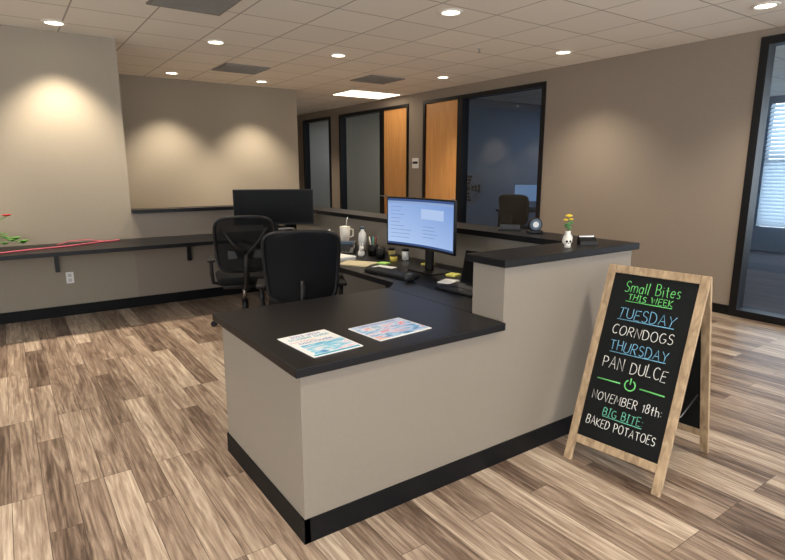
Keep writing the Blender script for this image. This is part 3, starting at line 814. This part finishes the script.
G = {
 'A': (0.7, [[(0, 0), (0.36, 1), (0.7, 0)], [(0.12, 0.36), (0.6, 0.36)]]),
 'B': (0.6, [[(0, 0), (0.02, 1)], [(0.02, 1)]+arc(0.25, 0.76, 0.28, 0.24, 85, -90)+[(0.02, 0.52)], [(0.02, 0.52)]+arc(0.28, 0.26, 0.32, 0.26, 90, -90)+[(0, 0)]]),
 'C': (0.62, [arc(0.36, 0.5, 0.36, 0.5, 50, 310, 14)]),
 'D': (0.66, [[(0, 0), (0.02, 1)], [(0, 1)]+arc(0.2, 0.5, 0.46, 0.5, 88, -88, 12)+[(0, 0)]]),
 'E': (0.52, [[(0.52, 1), (0, 1), (0, 0), (0.54, 0)], [(0, 0.52), (0.42, 0.54)]]),
 'G': (0.68, [arc(0.36, 0.5, 0.36, 0.5, 55, 340, 14)+[(0.68, 0.42), (0.4, 0.42)]]),
 'H': (0.62, [[(0, 0), (0, 1)], [(0.62, 0), (0.6, 1)], [(0, 0.5), (0.62, 0.52)]]),
 'I': (0.34, [[(0.17, 0), (0.17, 1)], [(0, 1), (0.34, 1)], [(0, 0), (0.34, 0)]]),
 'K': (0.6, [[(0, 0), (0, 1)], [(0.56, 1), (0.02, 0.45), (0.6, 0)]]),
 'L': (0.5, [[(0, 1), (0, 0), (0.52, 0.02)]]),
 'M': (0.8, [[(0, 0), (0.08, 1), (0.4, 0.3), (0.72, 1), (0.8, 0)]]),
 'N': (0.64, [[(0, 0), (0.02, 1), (0.62, 0), (0.64, 1)]]),
 'O': (0.74, [arc(0.37, 0.5, 0.37, 0.5, 95, 455, 18)]),
 'P': (0.56, [[(0, 0), (0.02, 1)], [(0, 1)]+arc(0.24, 0.74, 0.32, 0.26, 88, -90)+[(0.02, 0.47)]]),
 'R': (0.6, [[(0, 0), (0.02, 1)], [(0, 1)]+arc(0.24, 0.75, 0.3, 0.25, 88, -90)+[(0.04, 0.49)], [(0.2, 0.5), (0.6, 0)]]),
 'S': (0.52, [[(0.5, 0.86)]+arc(0.28, 0.76, 0.25, 0.24, 50, 230, 9)+arc(0.25, 0.25, 0.27, 0.26, 55, -140, 10)]),
 'T': (0.64, [[(0.32, 0), (0.32, 1)], [(0, 1), (0.64, 1)]]),
 'U': (0.62, [[(0, 1), (0.0, 0.35)]+arc(0.31, 0.32, 0.31, 0.32, 180, 360, 9)+[(0.62, 1)]]),
 'V': (0.66, [[(0, 1), (0.33, 0), (0.66, 1)]]),
 'W': (0.9, [[(0, 1), (0.2, 0), (0.45, 0.75), (0.7, 0), (0.9, 1)]]),
 'Y': (0.62, [[(0, 1), (0.32, 0.48), (0.64, 1)], [(0.32, 0.48), (0.28, 0)]]),
 'm': (0.8, [[(0, 0), (0, 0.6)], [(0, 0.4)]+arc(0.2, 0.42, 0.19, 0.18, 170, 0, 6)+[(0.39, 0)], [(0.39, 0.4)]+arc(0.6, 0.42, 0.2, 0.18, 170, 0, 6)+[(0.8, 0)]]),
 'a': (0.5, [arc(0.24, 0.3, 0.24, 0.3, 40, 400, 14), [(0.47, 0.6), (0.48, 0.05), (0.54, 0)]]),
 'l': (0.12, [[(0.05, 1), (0.05, 0.05), (0.12, 0)]]),
 'i': (0.12, [[(0.05, 0.6), (0.05, 0)], [(0.05, 0.8), (0.06, 0.85)]]),
 't': (0.4, [[(0.18, 0.95), (0.18, 0.1), (0.3, 0)], [(0, 0.62), (0.38, 0.64)]]),
 'e': (0.48, [[(0.02, 0.3), (0.46, 0.34)]+arc(0.24, 0.3, 0.24, 0.3, 10, 320, 12)]),
 's': (0.36, [[(0.34, 0.54)]+arc(0.19, 0.46, 0.16, 0.14, 60, 230, 7)+arc(0.17, 0.15, 0.18, 0.15, 60, -140, 8)]),
 'h': (0.48, [[(0, 1), (0, 0)], [(0, 0.4)]+arc(0.23, 0.4, 0.22, 0.2, 165, 0, 7)+[(0.45, 0)]]),
 '1': (0.2, [[(0, 0.8), (0.15, 1), (0.15, 0)]]),
 '8': (0.5, [arc(0.25, 0.76, 0.2, 0.23, -90, 270, 12), arc(0.25, 0.27, 0.25, 0.27, 90, 450, 12)]),
 ':': (0.1, [[(0.05, 0.12), (0.06, 0.17)], [(0.05, 0.62), (0.06, 0.67)]]),
 ' ': (0.35, []),
}
rs = random.Random(11)
def T(txt, m, t, w, h, tilt=0.0, r=0.0018):
    tot = sum(G[c][0]+0.24 for c in txt)-0.24
    k = w/tot; x = -w/2
    for c in txt:
        gw, strokes = G[c]
        jy = rs.uniform(-0.06, 0.06); jh = rs.uniform(0.9, 1.08); js = rs.uniform(-0.06, 0.16)
        for s_ in strokes:
            pts = []
            for (px, py) in s_:
                X = x+(px+js*(py-0.5))*k; Z = t+((py*jh-0.5)+jy)*h+tilt*X
                pts.append((X, 0.0045, Z))
            b.tube(pts, r, m, 5, M=Mf)
        x += (gw+0.24)*k
def Lp(pts, m, r=0.0020):
    b.tube([(p[0], 0.0045, p[1]) for p in pts], r, m, 6, M=Mf)
T('Small Bites', C_g, 0.955, 0.27, 0.056, 0.02)
T('THIS WEEK', C_g, 0.898, 0.22, 0.030)
Lp([(-0.12, 0.876), (0.11, 0.876)], C_g)
T('TUESDAY', C_b, 0.815, 0.28, 0.056)
Lp([(-0.14, 0.778), (0.14, 0.78)], C_b)
T('CORNDOGS', C_w, 0.725, 0.30, 0.05, 0.01)
T('THURSDAY', C_b, 0.64, 0.29, 0.05)
Lp([(-0.14, 0.605), (0.14, 0.61)], C_b)
T('PAN DULCE', C_w, 0.55, 0.32, 0.058, 0.01)
Lp([(-0.17, 0.455), (-0.05, 0.457)], C_g, 0.0033); Lp([(0.05, 0.457), (0.17, 0.455)], C_g, 0.0033)
Lp([(0.026*math.sin(a), 0.46+0.026*math.cos(a)) for a in [0.5+i*(5.28/16) for i in range(17)]], C_g, 0.0033)
Lp([(0, 0.465), (0, 0.497)], C_g, 0.0033)
T('NOVEMBER 18th:', C_w, 0.37, 0.35, 0.042, 0.02)
T('BIG BITE:', C_t, 0.30, 0.20, 0.04)
Lp([(-0.1, 0.273), (0.1, 0.273)], C_t)
T('BAKED POTATOES', C_w, 0.235, 0.35, 0.042)
b.done(loc=(2.305, 1.425, 0), rotz=math.radians(-83.3))

# ---------------------------------------------------------------- office interior objects
b = B('office_desk')
b.box(-0.8, 0.8, -0.3, 0.3, 0.72, 0.76, M_black, 0.003)
for sx in (-0.75, 0.71):
    b.box(sx, sx+0.04, -0.28, 0.28, 0, 0.72, M_plastic2)
b.done(loc=(8.45, 7.2, 0))
def flat_monitor(loc, rot, col=(120, 150, 190)):
    b = B('flat_monitor')
    b.box(-0.27, 0.27, 0, 0.03, 0.14, 0.47, M_plastic, 0.004); b.box(-0.26, 0.26, -0.002, 0, 0.15, 0.46, emis('standby_screen', col, 0.6))
    b.box(-0.03, 0.03, 0.03, 0.05, 0, 0.3, M_plastic); b.box(-0.12, 0.12, -0.06, 0.1, 0, 0.012, M_plastic)
    b.done(loc=loc, rotz=rot)
flat_monitor((8.15, 7.15, 0.76), -0.7)
chair((7.25, 6.55, 0), math.radians(-70), M_fab)
chair((7.4, 9.6, 0), math.radians(100), M_fab)
b = B('pedestal_fan')
b.cyl((0, 0, 0), (0, 0, 0.03), 0.2, 0.19, M_fan, 28); b.cyl((0, 0, 0.03), (0, 0, 1.1), 0.015, 0.015, M_fan)
for yy in (-0.05, 0.05):
    for r in (0.06, 0.12, 0.18, 0.235, 0.27):
        rr = 0.27; yo = yy*(1-(r/rr)**2*0.6)
        b.tube([(r*math.cos(a*math.pi/14), yo-0.06, 1.17+r*math.sin(a*math.pi/14)) for a in range(28)], 0.006, M_fan, 5, True)
    for k in range(12):
        a = k*math.pi/6
        b.tube([(0.03*math.cos(a), yy-0.06, 1.17+0.03*math.sin(a)), (0.27*math.cos(a), yy*0.4-0.06, 1.17+0.27*math.sin(a))], 0.0025, M_fan, 5)
for k in range(4):
    a = k*math.pi/2
    Mx = Matrix.Translation((0, -0.06, 1.17)) @ Matrix.Rotation(a, 4, 'Y')
    b.raw([(0.03, -0.02, -0.03), (0.22, -0.03, -0.08), (0.23, 0.02, 0.07), (0.03, 0.02, 0.03)], [(0, 1, 2, 3)], M_plastic2, Mx)
b.cyl((0, -0.08, 1.17), (0, 0.1, 1.17), 0.045, 0.05, M_plastic)
b.done(loc=(6.85, 7.45, 0), rotz=math.radians(-35))
b = B('office_desk'); b.box(-0.8, 0.8, -0.3, 0.3, 0.72, 0.76, M_black, 0.003)
for sx in (-0.75, 0.71): b.box(sx, sx+0.04, -0.28, 0.28, 0, 0.72, M_plastic2)
b.done(loc=(8.6, 10.5, 0))

# ---------------------------------------------------------------- world, camera
w = bpy.data.worlds.new('sky'); sc.world = w; w.use_nodes = True
bg = w.node_tree.nodes['Background']; bg.inputs['Color'].default_value = (0.93, 0.96, 1.0, 1); bg.inputs['Strength'].default_value = 4.3
cd = bpy.data.cameras.new('camera'); cam = bpy.data.objects.new('camera', cd); sc.collection.objects.link(cam)
cam.location = (0, 0, 1.49); cam.rotation_euler = (math.radians(90-11.3), 0, math.radians(-35)); cd.sensor_width = 36; cd.lens = 550/785*36
cd.clip_start = 0.05
sc.camera = cam
